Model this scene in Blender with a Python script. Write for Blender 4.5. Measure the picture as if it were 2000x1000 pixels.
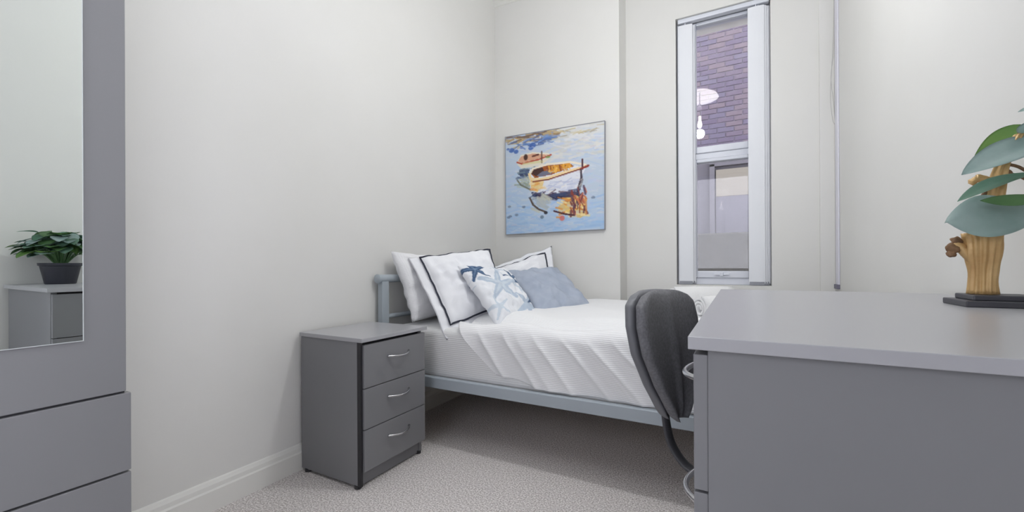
import bpy, bmesh, math, random
import numpy as np
from mathutils import Vector, Matrix, noise

for o in list(bpy.data.objects): bpy.data.objects.remove(o, do_unlink=True)
SC = bpy.context.scene
COL = SC.collection
R = math.radians
random.seed(7)

# ------------------------------------------------------------------ camera
FPX, CY, YAW, ROLL, CAMZ = 820.0, 519.0, R(28.3), R(-0.3), 0.86
fw = Vector((-math.sin(YAW), math.cos(YAW), 0)); rt = Vector((math.cos(YAW), math.sin(YAW), 0)); up = Vector((0, 0, 1))
rt2 = rt * math.cos(ROLL) + up * math.sin(ROLL); up2 = -rt * math.sin(ROLL) + up * math.cos(ROLL)
CAMP = Vector((0, 0, CAMZ))
cd = bpy.data.cameras.new('camera'); cam = bpy.data.objects.new('camera', cd); COL.objects.link(cam)
cd.sensor_width = 36; cd.lens = FPX / 2000 * 36; cd.shift_y = (CY - 500) / 2000; cd.clip_start = 0.02
cam.matrix_world = Matrix(((rt2.x, up2.x, -fw.x, 0), (rt2.y, up2.y, -fw.y, 0), (rt2.z, up2.z, -fw.z, CAMZ), (0, 0, 0, 1)))
SC.camera = cam
def ray(x, y): return fw * FPX + rt2 * (x - 1000) - up2 * (y - CY)
def onY(x, y, Y): d = ray(x, y); return CAMP + d * (Y / d.y)
def onX(x, y, X): d = ray(x, y); return CAMP + d * (X / d.x)
def onZ(x, y, Z): d = ray(x, y); return CAMP + d * ((Z - CAMZ) / d.z)

# ------------------------------------------------------------------ world, lights, exposure
w = bpy.data.worlds.new('World'); SC.world = w; w.use_nodes = True
w.node_tree.nodes['Background'].inputs[0].default_value = (0.93, 0.945, 1.0, 1)
w.node_tree.nodes['Background'].inputs[1].default_value = 3.6
SC.view_settings.view_transform = 'Standard'; SC.view_settings.look = 'None'
SC.view_settings.exposure = 0.3; SC.view_settings.gamma = 1.0; SC.view_settings.use_curve_mapping = False
LAMP = Vector((-0.335, 1.55, 2.29))          # pendant bulb
PANEL = Vector((-1.02, 0.10, 2.93))          # unseen ceiling panel, added as weak fill
KEY_W, PANEL_W = 15.0, 1.5

# ------------------------------------------------------------------ helpers
def srgb(r, g, b):
    f = lambda c: (c / 12.92 if c <= 0.04045 else ((c + 0.055) / 1.055) ** 2.4)
    return (f(r / 255), f(g / 255), f(b / 255), 1)
MATS = {}
def mat(name, col, rough=0.5, metal=0.0, spec=0.5, noise_scale=None, noise_amt=0.0, bump=None, col2=None, sheen=0.0, detail=4):
    """principled material; colour varied by a noise between col and col2, optional noise bump (scale, strength, distance)"""
    if name in MATS: return MATS[name]
    m = bpy.data.materials.new(name); m.use_nodes = True; nt = m.node_tree; b = nt.nodes['Principled BSDF']
    b.inputs['Base Color'].default_value = col; b.inputs['Roughness'].default_value = rough
    b.inputs['Metallic'].default_value = metal; b.inputs['Specular IOR Level'].default_value = spec
    if sheen: b.inputs['Sheen Weight'].default_value = sheen
    tc = nt.nodes.new('ShaderNodeTexCoord')
    if col2 is not None:
        n = nt.nodes.new('ShaderNodeTexNoise'); n.inputs['Scale'].default_value = noise_scale; n.inputs['Detail'].default_value = detail
        r = nt.nodes.new('ShaderNodeValToRGB'); r.color_ramp.elements[0].position = 0.5 - noise_amt; r.color_ramp.elements[1].position = 0.5 + noise_amt
        r.color_ramp.elements[0].color = col; r.color_ramp.elements[1].color = col2
        nt.links.new(tc.outputs['Object'], n.inputs['Vector']); nt.links.new(n.outputs['Fac'], r.inputs[0]); nt.links.new(r.outputs[0], b.inputs['Base Color'])
    if bump:
        n2 = nt.nodes.new('ShaderNodeTexNoise'); n2.inputs['Scale'].default_value = bump[0]; n2.inputs['Detail'].default_value = 3
        bp = nt.nodes.new('ShaderNodeBump'); bp.inputs['Strength'].default_value = bump[1]; bp.inputs['Distance'].default_value = bump[2]
        nt.links.new(tc.outputs['Object'], n2.inputs['Vector']); nt.links.new(n2.outputs['Fac'], bp.inputs['Height']); nt.links.new(bp.outputs[0], b.inputs['Normal'])
    MATS[name] = m; return m
def attr_mat(name, rough=0.6, bump=None, spec=0.3):
    m = mat(name, (1, 1, 1, 1), rough, bump=bump, spec=spec); nt = m.node_tree
    a = nt.nodes.new('ShaderNodeAttribute'); a.attribute_name = 'paint'
    nt.links.new(a.outputs['Color'], nt.nodes['Principled BSDF'].inputs['Base Color']); return m
def rib_mat(name, col, axis, scale, strength, waffle=False, dist=0.002):
    """woven fabric with fine ribs running across the given object axis"""
    m = mat(name, col, 0.85, spec=0.2, sheen=0.15); nt = m.node_tree; b = nt.nodes['Principled BSDF']
    tc = [n for n in nt.nodes if n.type == 'TEX_COORD'][0]
    w1 = nt.nodes.new('ShaderNodeTexWave'); w1.bands_direction = axis; w1.inputs['Scale'].default_value = scale; w1.inputs['Distortion'].default_value = 0.4
    nt.links.new(tc.outputs['UV'], w1.inputs['Vector']); h = w1.outputs['Fac']
    if waffle:
        w2 = nt.nodes.new('ShaderNodeTexWave'); w2.bands_direction = 'Y' if axis == 'X' else 'X'; w2.inputs['Scale'].default_value = scale; w2.inputs['Distortion'].default_value = 0.4
        nt.links.new(tc.outputs['UV'], w2.inputs['Vector'])
        mx = nt.nodes.new('ShaderNodeMath'); mx.operation = 'MAXIMUM'; nt.links.new(h, mx.inputs[0]); nt.links.new(w2.outputs['Fac'], mx.inputs[1]); h = mx.outputs[0]
    bp = nt.nodes.new('ShaderNodeBump'); bp.inputs['Strength'].default_value = strength; bp.inputs['Distance'].default_value = dist
    nt.links.new(h, bp.inputs['Height']); nt.links.new(bp.outputs[0], b.inputs['Normal']); return m

M_WALL = mat('wall_paint', srgb(229, 228, 224), 0.7, spec=0.25, bump=(90, 0.08, 0.002), col2=srgb(233, 232, 229), noise_scale=1.5, noise_amt=0.2)
M_CEIL = mat('ceiling_paint', srgb(240, 239, 237), 0.8, spec=0.2)
M_TRIM = mat('trim_gloss_white', srgb(236, 235, 230), 0.35)
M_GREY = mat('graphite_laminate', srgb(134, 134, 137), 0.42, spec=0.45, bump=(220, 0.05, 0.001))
M_GREY_LIT = mat('graphite_laminate_lit', srgb(176, 176, 180), 0.28, spec=0.5, bump=(220, 0.05, 0.001))  # same laminate for the tops, light and sheen from above put into its colour
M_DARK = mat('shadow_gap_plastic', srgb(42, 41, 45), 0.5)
M_CHROME = mat('brushed_chrome', srgb(205, 205, 208), 0.22, metal=1.0)
M_MIRROR = mat('mirror_silver', srgb(240, 245, 243), 0.0, metal=1.0)
M_MEDGE = mat('mirror_edge', srgb(200, 205, 205), 0.2)
M_STEEL = mat('blue_grey_powder_coat', srgb(176, 185, 192), 0.4, spec=0.5)
M_UPVC = mat('white_upvc', srgb(226, 229, 238), 0.3)
M_VANE = mat('blind_fabric', srgb(240, 242, 247), 0.75, bump=(300, 0.1, 0.001))
M_BLKPL = mat('black_plastic', srgb(66, 66, 70), 0.42, bump=(250, 0.15, 0.001))
M_CHAIR = mat('charcoal_chair_fabric', srgb(108, 108, 112), 0.7, spec=0.35, col2=srgb(126, 126, 130), noise_scale=160, noise_amt=0.15, bump=(350, 0.3, 0.001))
M_CHSHELL = mat('charcoal_chair_shell', srgb(118, 119, 124), 0.5)
M_WHITE = mat('white_cotton', srgb(236, 237, 240), 0.85, spec=0.2, sheen=0.15, bump=(60, 0.1, 0.004))
M_PIPE = mat('navy_piping', srgb(48, 52, 66), 0.7)
M_CORD = mat('white_cord', srgb(215, 214, 212), 0.5)
M_GLOW = None

# carpet: flecked loop pile
M_CARPET = mat('flecked_carpet', srgb(184, 176, 173), 0.95, spec=0.1, noise_scale=170, noise_amt=0.14, col2=srgb(252, 247, 245), bump=(130, .6, 0.006), detail=2)

def bm_obj(name, bm, m, parent=None, origin=(0, 0, 0), smooth=False, label=None):
    me = bpy.data.meshes.new(name); bm.normal_update(); bm.to_mesh(me); bm.free()
    if origin != (0, 0, 0): me.transform(Matrix.Translation(-Vector(origin)))
    if m: me.materials.append(m)
    if smooth:
        for p in me.polygons: p.use_smooth = True
    o = bpy.data.objects.new(name, me); COL.objects.link(o)
    if parent: o.parent = parent
    if label: o['label'] = label
    return o
def shade_auto(o, ang=35):
    me = o.data
    for p in me.polygons: p.use_smooth = True
    try: me.set_sharp_from_angle(angle=R(ang))
    except Exception: pass
    return o
def tag(o, label, cat, group=None):
    o['label'] = label; o['category'] = cat
    if group: o['group'] = group
    return o
def struct(o): o['kind'] = 'structure'; return o
class Thing:
    """an Empty at the base of a thing; part() adds a mesh written in world (or, with local, in the thing's own) coordinates"""
    def __init__(s, name, loc, label, cat, group=None, rz=0.0, local=False):
        s.e = bpy.data.objects.new(name, None); COL.objects.link(s.e); s.e.location = loc; s.e.rotation_euler = (0, 0, rz)
        s.e.empty_display_size = 0.05; tag(s.e, label, cat, group); s.o = (0, 0, 0) if local else tuple(loc)
    def part(s, name, bm, m, parent=None, smooth=False, label=None, auto=None):
        o = bm_obj(name, bm, m, parent or s.e, s.o, smooth, label)
        if auto: shade_auto(o, auto)
        return o
def box(x0, x1, y0, y1, z0, z1, bev=0.0, bm=None, seg=2):
    t = bmesh.new()
    bmesh.ops.create_cube(t, size=1.0)
    for v in t.verts: v.co = Vector(((x0 + x1) / 2 + v.co.x * (x1 - x0), (y0 + y1) / 2 + v.co.y * (y1 - y0), (z0 + z1) / 2 + v.co.z * (z1 - z0)))
    if bev: bmesh.ops.bevel(t, geom=t.edges[:], offset=bev, segments=seg, affect='EDGES', profile=0.5)
    if bm is None: return t
    me = bpy.data.meshes.new('tmp'); t.to_mesh(me); t.free(); bm.from_mesh(me); bpy.data.meshes.remove(me); return bm
def tube(pts, rad, seg=10, bm=None, closed=False, flat=1.0, caps=True):
    """round tube along points (rad may be a list); flat squashes it along its binormal"""
    bm = bm or bmesh.new(); pts = [Vector(p) for p in pts]; n = len(pts); rings = []; prev = None
    for i, p in enumerate(pts):
        a = pts[(i - 1) % n] if (closed or i > 0) else p; b = pts[(i + 1) % n] if (closed or i < n - 1) else p
        t = (b - a).normalized()
        if prev is None:
            ref = Vector((0, 0, 1)) if abs(t.z) < 0.9 else Vector((1, 0, 0)); nrm = (ref - t * ref.dot(t)).normalized()
        else: nrm = (prev - t * prev.dot(t)).normalized()
        prev = nrm; bi = t.cross(nrm); r = rad[i] if isinstance(rad, (list, tuple)) else rad
        rings.append([bm.verts.new(p + (nrm * math.cos(2 * math.pi * k / seg) + bi * flat * math.sin(2 * math.pi * k / seg)) * r) for k in range(seg)])
    for i in range(n if closed else n - 1):
        A, B = rings[i], rings[(i + 1) % n]
        for k in range(seg): bm.faces.new((A[k], A[(k + 1) % seg], B[(k + 1) % seg], B[k]))
    if caps and not closed: bm.faces.new(rings[0][::-1]); bm.faces.new(rings[-1])
    return bm
def smooth_pts(ps, n=6, closed=False):
    """Catmull-Rom through the points"""
    ps = [Vector(p) for p in ps]; out = []; N = len(ps)
    for i in range(N if closed else N - 1):
        g = (lambda k: ps[k % N]) if closed else (lambda k: ps[max(0, min(N - 1, k))])
        p0, p1, p2, p3 = g(i - 1), g(i), g(i + 1), g(i + 2)
        for j in range(n):
            t = j / n
            out.append(0.5 * ((2 * p1) + (p2 - p0) * t + (2 * p0 - 5 * p1 + 4 * p2 - p3) * t * t + (3 * p1 - p0 - 3 * p2 + p3) * t ** 3))
    if not closed: out.append(ps[-1])
    return out
def lathe(prof, c, seg=32, bm=None):
    bm = bm or bmesh.new(); rings = []
    for r, z in prof:
        if r < 1e-6: rings.append([bm.verts.new((c[0], c[1], c[2] + z))])
        else: rings.append([bm.verts.new((c[0] + r * math.cos(2 * math.pi * k / seg), c[1] + r * math.sin(2 * math.pi * k / seg), c[2] + z)) for k in range(seg)])
    for A, B in zip(rings, rings[1:]):
        if len(A) == 1 and len(B) == 1: continue
        for k in range(seg):
            if len(A) == 1: bm.faces.new((A[0], B[(k + 1) % seg], B[k]))
            elif len(B) == 1: bm.faces.new((A[k], A[(k + 1) % seg], B[0]))
            else: bm.faces.new((A[k], A[(k + 1) % seg], B[(k + 1) % seg], B[k]))
    return bm
def poly_prism(pts, axis, a0, a1, bm=None):
    """prism of a 2-D outline along an axis: 'x' outline is (y, z), 'y' outline is (x, z), 'z' outline is (x, y)"""
    bm = bm or bmesh.new()
    f = {'x': lambda p, a: (a, p[0], p[1]), 'y': lambda p, a: (p[0], a, p[1]), 'z': lambda p, a: (p[0], p[1], a)}[axis]
    A = [bm.verts.new(f(p, a0)) for p in pts]; B = [bm.verts.new(f(p, a1)) for p in pts]; n = len(pts)
    bm.faces.new(A[::-1]); bm.faces.new(B)
    for k in range(n): bm.faces.new((A[k], A[(k + 1) % n], B[(k + 1) % n], B[k]))
    bmesh.ops.recalc_face_normals(bm, faces=bm.faces[:]); return bm

# ------------------------------------------------------------------ the room
XL, XR, YP, YW, XE, YF, ZC = -1.65, 0.49, 2.806, 3.0, -0.692, -1.5, 2.95
WX0, WX1, WZ0, WZ1 = -0.362, 0.181, 0.728, 2.505          # window opening
struct(bm_obj('floor', box(XL - .2, XR + .2, YF - .2, YW + .3, -0.1, 0), M_CARPET))
struct(bm_obj('ceiling', box(XL - .2, XR + .2, YF - .2, YW + .3, ZC, ZC + .1), M_CEIL))
struct(bm_obj('wall_left', box(XL - .2, XL, YF - .2, YW + .3, 0, ZC), M_WALL))
VY0, VY1, VZ0, VZ1 = -1.40, 0.20, 0.25, 2.35             # large unseen window added to the right wall beside the camera, for fill
b = box(XR, XR + .2, YF - .2, VY0, 0, ZC); box(XR, XR + .2, VY1, YW + .3, 0, ZC, bm=b); box(XR, XR + .2, VY0, VY1, 0, VZ0, bm=b); box(XR, XR + .2, VY0, VY1, VZ1, ZC, bm=b)
struct(bm_obj('wall_right', b, M_WALL))
VX0, VX1 = -1.25, 0.35                                    # window added to the wall behind the camera, for fill
b = box(XL, VX0, YF - .2, YF, 0, ZC); box(VX1, XR, YF - .2, YF, 0, ZC, bm=b); box(VX0, VX1, YF - .2, YF, 0, 0.75, bm=b); box(VX0, VX1, YF - .2, YF, VZ1, ZC, bm=b)
struct(bm_obj('wall_front', b, M_WALL))
struct(bm_obj('wall_back_left', box(XL, XE, YP, YW + .3, 0, ZC), M_WALL))
b = box(XE, WX0, YW, YW + .3, 0, ZC); box(WX1, XR, YW, YW + .3, 0, ZC, bm=b); box(WX0, WX1, YW, YW + .3, 0, WZ0, bm=b); box(WX0, WX1, YW, YW + .3, WZ1, ZC, bm=b)
struct(bm_obj('wall_back', b, M_WALL))
# skirting with a moulded top, cornice, pipe boxing in the corner
def skirt_prof(s=1): return [(0, 0), (.018, 0), (.018, .072), (.014, .078), (.012, .092), (.006, .104), (0, .107)]
struct(bm_obj('baseboard_left', poly_prism([(XL + a, z) for a, z in skirt_prof()], 'y', YF, YP), M_TRIM))
struct(bm_obj('baseboard_back', poly_prism([(YP - a, z) for a, z in skirt_prof()], 'x', XL + .018, XE), M_TRIM))
struct(bm_obj('baseboard_right', poly_prism([(XR - a, z) for a, z in skirt_prof()], 'y', YF, YW), M_TRIM))
cor = [(0, 0), (-.012, .004), (-.014, .022), (-.03, .034), (-.06, .07), (-.085, .084), (-.09, .1), (0, .1)]
struct(bm_obj('trim_1', poly_prism([(YP + a, ZC - .1 + z) for a, z in cor], 'x', XL, XE), M_TRIM))
struct(bm_obj('trim_2', box(0.419, XR, YW - .022, YW, 0, ZC, .004), M_WALL))

# ------------------------------------------------------------------ window
win = bpy.data.objects.new('window_1', None); COL.objects.link(win); win['kind'] = 'structure'; win.location = (0, 0, 0)
FY0, FY1 = 3.085, 3.145
def wpart(n, bm, m, p=win): return bm_obj(n, bm, m, p)
b = box(WX0, WX0 + .055, FY0, FY1, WZ0, WZ1, .004); box(WX1 - .055, WX1, FY0, FY1, WZ0, WZ1, .004, b)
box(WX0 + .055, WX1 - .055, FY0, FY1, WZ1 - .02, WZ1, .004, b); box(WX0 + .055, WX1 - .055, FY0, FY1, WZ0, WZ0 + .045, .004, b)
wpart('window_frame', b, M_UPVC)
wpart('transom', box(WX0 + .055, WX1 - .055, FY0 - .004, FY1, 1.565, 1.605, .004), M_UPVC)
def sash(z0, z1, nm):
    x0, x1 = WX0 + .055, WX1 - .055; t = .045
    b = box(x0, x0 + t + .02, FY0 - .012, FY1 - .01, z0, z1, .005); box(x1 - t - .02, x1, FY0 - .012, FY1 - .01, z0, z1, .005, b)
    box(x0 + t + .02, x1 - t - .02, FY0 - .012, FY1 - .01, z0, z0 + t, .005, b); box(x0 + t + .02, x1 - t - .02, FY0 - .012, FY1 - .01, z1 - t * .5, z1, .005, b)
    s = wpart('sash', b, M_UPVC)
    g = bpy.data.materials.get('window_glass')
    if not g:
        g = bpy.data.materials.new('window_glass'); g.use_nodes = True; nt = g.node_tree; nt.nodes.remove(nt.nodes['Principled BSDF'])
        tr = nt.nodes.new('ShaderNodeBsdfTransparent'); gl = nt.nodes.new('ShaderNodeBsdfGlossy'); fr = nt.nodes.new('ShaderNodeFresnel'); mx = nt.nodes.new('ShaderNodeMixShader')
        gl.inputs['Roughness'].default_value = 0.0; fr.inputs['IOR'].default_value = 1.6; tr.inputs[0].default_value = (.93, .93, .95, 1)
        nt.links.new(fr.outputs[0], mx.inputs[0]); nt.links.new(tr.outputs[0], mx.inputs[1]); nt.links.new(gl.outputs[0], mx.inputs[2]); nt.links.new(mx.outputs[0], nt.nodes['Material Output'].inputs[0])
    wpart('pane', box(x0 + t + .015, x1 - t - .015, FY0 + .012, FY0 + .018, z0 + t - .005, z1 - t * .5 + .005), g, s)
sash(1.605, WZ1 - .02, 'upper'); sash(WZ0 + .045, 1.565, 'lower')
hb = box(-.14, -.05, FY0 - .026, FY0 - .012, .792, .802, .003); box(-.105, -.085, FY0 - .03, FY0 - .012, .785, .81, .003, hb)
wpart('window_handle', hb, M_UPVC)

win_added_right = bpy.data.objects.new('window_added_right', None); COL.objects.link(win_added_right); win_added_right['kind'] = 'structure'  # added opening that lets daylight onto the left wall and bedside chest
b = box(XR + .08, XR + .14, VY0, VY0 + .05, VZ0, VZ1, .004); box(XR + .08, XR + .14, VY1 - .05, VY1, VZ0, VZ1, .004, b)
box(XR + .08, XR + .14, VY0 + .05, VY1 - .05, VZ0, VZ0 + .05, .004, b); box(XR + .08, XR + .14, VY0 + .05, VY1 - .05, VZ1 - .05, VZ1, .004, b)
wpart('window_frame', b, M_UPVC, win_added_right)
VM = (VY0 + VY1) / 2
wpart('mullion', box(XR + .08, XR + .14, VM - .03, VM + .03, VZ0 + .05, VZ1 - .05, .004), M_UPVC, win_added_right)
for y0, y1 in ((VY0 + .05, VM - .03), (VM + .03, VY1 - .05)):
    wpart('pane', box(XR + .106, XR + .112, y0 - .003, y1 + .003, VZ0 + .047, VZ1 - .047), bpy.data.materials['window_glass'], win_added_right)
def portal(name, w_, h_, loc, rot):
    l_ = bpy.data.lights.new(name, 'AREA'); l_.shape = 'RECTANGLE'; l_.size = w_; l_.size_y = h_; l_.cycles.is_portal = True
    o_ = bpy.data.objects.new(name, l_); COL.objects.link(o_); o_.location = loc; o_.rotation_euler = rot
portal('window_portal', VY1 - VY0, VZ1 - VZ0, (XR + .19, VM, (VZ0 + VZ1) / 2), (R(90), 0, R(90)))
win_added_rear = bpy.data.objects.new('window_added_rear', None); COL.objects.link(win_added_rear); win_added_rear['kind'] = 'structure'  # added opening, brightens the faces turned towards the camera
b = box(VX0, VX0 + .05, YF - .14, YF - .08, 0.75, VZ1, .004); box(VX1 - .05, VX1, YF - .14, YF - .08, 0.75, VZ1, .004, b)
box(VX0 + .05, VX1 - .05, YF - .14, YF - .08, 0.75, 0.75 + .05, .004, b); box(VX0 + .05, VX1 - .05, YF - .14, YF - .08, VZ1 - .05, VZ1, .004, b)
wpart('window_frame', b, M_UPVC, win_added_rear)
wpart('pane', box(VX0 + .047, VX1 - .047, YF - .112, YF - .106, 0.75 + .047, VZ1 - .047), bpy.data.materials['window_glass'], win_added_rear)
portal('window_portal', VX1 - VX0, VZ1 - 0.75, ((VX0 + VX1) / 2, YF - .19, (0.75 + VZ1) / 2), (R(90), 0, 0))
portal('window_portal', WX1 - WX0, WZ1 - WZ0, ((WX0 + WX1) / 2, YW + .29, (WZ0 + WZ1) / 2), (R(-90), 0, 0))

# vertical blind: head rail and vanes drawn back to both sides
vb = Thing('vertical_blind', (-.09, 3.035, WZ0), 'white vertical blind with its vanes drawn back to both sides of the window', 'blind')
vb.part('head_rail', box(WX0 + .012, WX1 - .006, 3.012, 3.052, WZ1 - .03, WZ1 - .002, .004), M_UPVC)
def vane(x, y, ang, n):
    wd, th, zt, zb = .089, .0022, WZ1 - .042, .742; c, s = math.cos(ang), math.sin(ang)
    bm = bmesh.new()
    for k in range(9):                                     # gently bowed strip
        u = k / 8 - .5; d = .004 * (1 - 4 * u * u)
        for z in (zt, zb):
            for e in (0, th): bm.verts.new((x + u * wd * c - (d + e) * s * -1, y + u * wd * s - (d + e) * c, z))
    bm.verts.ensure_lookup_table(); V = lambda k, zi, e: bm.verts[k * 4 + zi * 2 + e]
    for k in range(8):
        for e in (0, 1):
            bm.faces.new((V(k, 0, e), V(k + 1, 0, e), V(k + 1, 1, e), V(k, 1, e)))
        for zi in (0, 1): bm.faces.new((V(k, zi, 0), V(k + 1, zi, 0), V(k + 1, zi, 1), V(k, zi, 1)))
    for k in (0, 8): bm.faces.new((V(k, 0, 0), V(k, 0, 1), V(k, 1, 1), V(k, 1, 0)))
    bmesh.ops.recalc_face_normals(bm, faces=bm.faces[:])
    v = vb.part('vane', bm, M_VANE, smooth=False)
    wb = box(-.04, .04, -.004, .002, 0, .022, .001); bmesh.ops.rotate(wb, cent=(0, 0, 0), matrix=Matrix.Rotation(ang, 3, 'Z'), verts=wb.verts[:]); bmesh.ops.translate(wb, vec=(x, y - .0035, zb - .012), verts=wb.verts[:])
    vb.part('vane_weight', wb, mat('grey_vane_weight', srgb(150, 152, 160), .5), v)
    hk = tube([(x, y, zt - .002), (x, y, zt + .014)], .003, 6); vb.part('hook', hk, M_UPVC, v)
for x, y, a in ((-.305, 3.026, R(4)), (-.292, 3.046, R(10))): vane(x, y, a, 0)
for x, y, a in ((.104, 3.020, R(2)), (.116, 3.031, R(3)), (.128, 3.042, R(3)), (.134, 3.053, R(4))): vane(x, y, a, 0)

# cable trunking in the corner, with the tied-up pull cord
tr = Thing('cable_trunking', (XR - .012, 2.90, .72), 'slim white cable trunking running up the corner beside the pipe boxing', 'trunking')
tr.part('trunking_body', box(XR - .008, XR, 2.865, 2.935, .745, ZC, .003), mat('lavender_white_pvc', srgb(228, 227, 238), .35))
tr.part('end_cap', box(XR - .016, XR, 2.862, 2.938, .722, .748, .003), mat('grey_cap', srgb(120, 118, 135), .5))
cp = [onY(1629, -30, 2.94), onY(1628, 60, 2.94), onY(1624, 140, 2.94), onY(1622, 190, 2.94), onY(1626, 232, 2.94), onY(1634, 240, 2.94), onY(1628, 200, 2.94), onY(1623, 150, 2.94), onY(1629, 90, 2.94), onY(1631, -30, 2.94)]
cp = [Vector((min(p.x, XR - .006), p.y, p.z)) for p in cp]
cpo = tag(bm_obj('pull_cord', tube(smooth_pts(cp, 8), .0011, 6), mat('pale_cord', srgb(190, 188, 186), .6), smooth=True), 'thin pale pull cord hanging in a long loop in front of the corner', 'cord')

# ------------------------------------------------------------------ outside: brick house across the yard
WO = 7.0
struct(bm_obj('ground', box(-6, 6, YW + .3, WO + .4, -.1, 0), mat('yard_concrete', srgb(120, 116, 112), .9, col2=srgb(140, 135, 130), noise_scale=6, noise_amt=.2)))
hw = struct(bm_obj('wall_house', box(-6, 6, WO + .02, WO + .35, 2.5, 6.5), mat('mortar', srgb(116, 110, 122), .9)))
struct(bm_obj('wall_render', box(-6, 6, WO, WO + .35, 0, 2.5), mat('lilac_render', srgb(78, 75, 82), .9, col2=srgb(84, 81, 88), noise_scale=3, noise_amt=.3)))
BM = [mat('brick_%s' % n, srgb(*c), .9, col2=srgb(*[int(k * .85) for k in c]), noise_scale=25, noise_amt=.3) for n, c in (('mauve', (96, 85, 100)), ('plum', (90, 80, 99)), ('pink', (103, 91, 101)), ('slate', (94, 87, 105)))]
bms = []
for m in BM:
    o = bm_obj('brick', box(-.1075, .1075, 0, .03, -.0325, .0325, .004, seg=1), m); bms.append(o.data); bpy.data.objects.remove(o)
nb = 0
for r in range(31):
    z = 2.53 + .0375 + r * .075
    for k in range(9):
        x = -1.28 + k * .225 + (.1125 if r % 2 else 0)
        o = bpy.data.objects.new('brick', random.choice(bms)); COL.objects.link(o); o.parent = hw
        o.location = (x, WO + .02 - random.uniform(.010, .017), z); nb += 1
hd = Thing('house_door', (.16, WO, 0), 'lilac-grey panelled door across the yard seen through the lower pane', 'door')
M_DOOR = mat('lilac_door', srgb(80, 77, 86), .6)
hd.part('door_leaf', box(-.29, .61, WO - .05, WO, 0, 2.02, .004), M_DOOR)
arch = [(-.17, 1.1), (.12, 1.1), (.12, 1.62)] + [(-.025 + .145 * math.cos(t), 1.62 + .09 * math.sin(t)) for t in np.linspace(0.2, math.pi - .2, 9)] + [(-.17, 1.62)]
hd.part('door_panel', poly_prism(arch, 'y', WO - .062, WO - .05), M_DOOR)
hd.part('door_panel', poly_prism([(x + .37, z) for x, z in arch], 'y', WO - .062, WO - .05), M_DOOR)
fb = box(-.37, -.30, WO - .07, WO, 0, 2.36, .004); box(.62, .69, WO - .07, WO, 0, 2.36, .004, fb); box(-.37, .69, WO - .07, WO, 2.32, 2.39, .004, fb)
hd.part('door_frame', fb, mat('grey_frame', srgb(80, 77, 84), .6))
hd.part('fanlight', box(-.285, .60, WO - .055, WO, 1.87, 2.27, .004), mat('cream_fanlight', srgb(112, 106, 95), .5))
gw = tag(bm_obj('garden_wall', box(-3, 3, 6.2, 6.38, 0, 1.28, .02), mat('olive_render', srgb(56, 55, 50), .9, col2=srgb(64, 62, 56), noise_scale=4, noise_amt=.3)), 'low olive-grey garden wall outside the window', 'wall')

# ------------------------------------------------------------------ lamps: the pendant and an added fill panel
pl = Thing('pendant_lamp', (LAMP.x, LAMP.y, ZC), 'ceiling pendant with a shallow white dish shade and bare bulb', 'lamp')
OPAL = bpy.data.materials.new('opal_glass'); OPAL.use_nodes = True; _n = OPAL.node_tree; _n.nodes.remove(_n.nodes['Principled BSDF'])
_t = _n.nodes.new('ShaderNodeBsdfTranslucent'); _d = _n.nodes.new('ShaderNodeBsdfDiffuse'); _m = _n.nodes.new('ShaderNodeMixShader'); _m.inputs[0].default_value = .35
_t.inputs[0].default_value = (.95, .94, .92, 1); _d.inputs[0].default_value = (.85, .85, .83, 1)
_n.links.new(_t.outputs[0], _m.inputs[1]); _n.links.new(_d.outputs[0], _m.inputs[2]); _e = _n.nodes.new('ShaderNodeEmission'); _e.inputs[0].default_value = (1, .97, .93, 1); _e.inputs[1].default_value = 3.0; _a = _n.nodes.new('ShaderNodeAddShader')
_n.links.new(_m.outputs[0], _a.inputs[0]); _n.links.new(_e.outputs[0], _a.inputs[1]); _n.links.new(_a.outputs[0], _n.nodes['Material Output'].inputs[0])
pl.part('ceiling_rose', lathe([(0, 0), (.05, 0), (.048, -.018), (.012, -.03), (0, -.03)], (LAMP.x, LAMP.y, ZC)), M_UPVC, smooth=True)
pl.part('flex', tube([(LAMP.x, LAMP.y, ZC - .02), (LAMP.x, LAMP.y, LAMP.z + .17)], .004, 8), M_CORD)
pl.part('shade', lathe([(.02, .0), (.09, -.012), (.155, -.05), (.175, -.085), (.170, -.085), (.15, -.052), (.088, -.018), (.02, -.006), (.02, 0)], (LAMP.x, LAMP.y, LAMP.z + .33)), OPAL, smooth=True)
pl.part('lamp_holder', lathe([(0, .19), (.017, .19), (.02, .12), (.02, .075), (0, .07)], (LAMP.x, LAMP.y, LAMP.z), 20), M_UPVC, smooth=True)
eb = bpy.data.materials.new('bulb_glow'); eb.use_nodes = True; eb.node_tree.nodes['Principled BSDF'].inputs['Emission Color'].default_value = (1, .93, .82, 1); eb.node_tree.nodes['Principled BSDF'].inputs['Emission Strength'].default_value = 14
pl.part('bulb', lathe([(0, -.05), (.012, -.046), (.021, -.03), (.023, -.012), (.018, .016), (.013, .04), (.012, .075), (0, .075)], (LAMP.x, LAMP.y, LAMP.z), 24), eb, smooth=True)
l = bpy.data.lights.new('pendant_light', 'POINT'); l.energy = KEY_W; l.shadow_soft_size = .045; l.color = (0.93, 0.965, 1.0)
lo = bpy.data.objects.new('pendant_light', l); COL.objects.link(lo); lo.location = (0, 0, LAMP.z - ZC - .105); lo.parent = pl.e
cp_ = Thing('added_fill_panel', (PANEL.x, PANEL.y, ZC), 'square flush white panel added to the near ceiling for fill light', 'lamp')  # unseen glowing panel, added to soften the light at the near end
cp_.part('panel_frame', box(PANEL.x - .45, PANEL.x + .45, PANEL.y - .45, PANEL.y + .45, ZC - .025, ZC, .004), M_UPVC)
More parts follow.
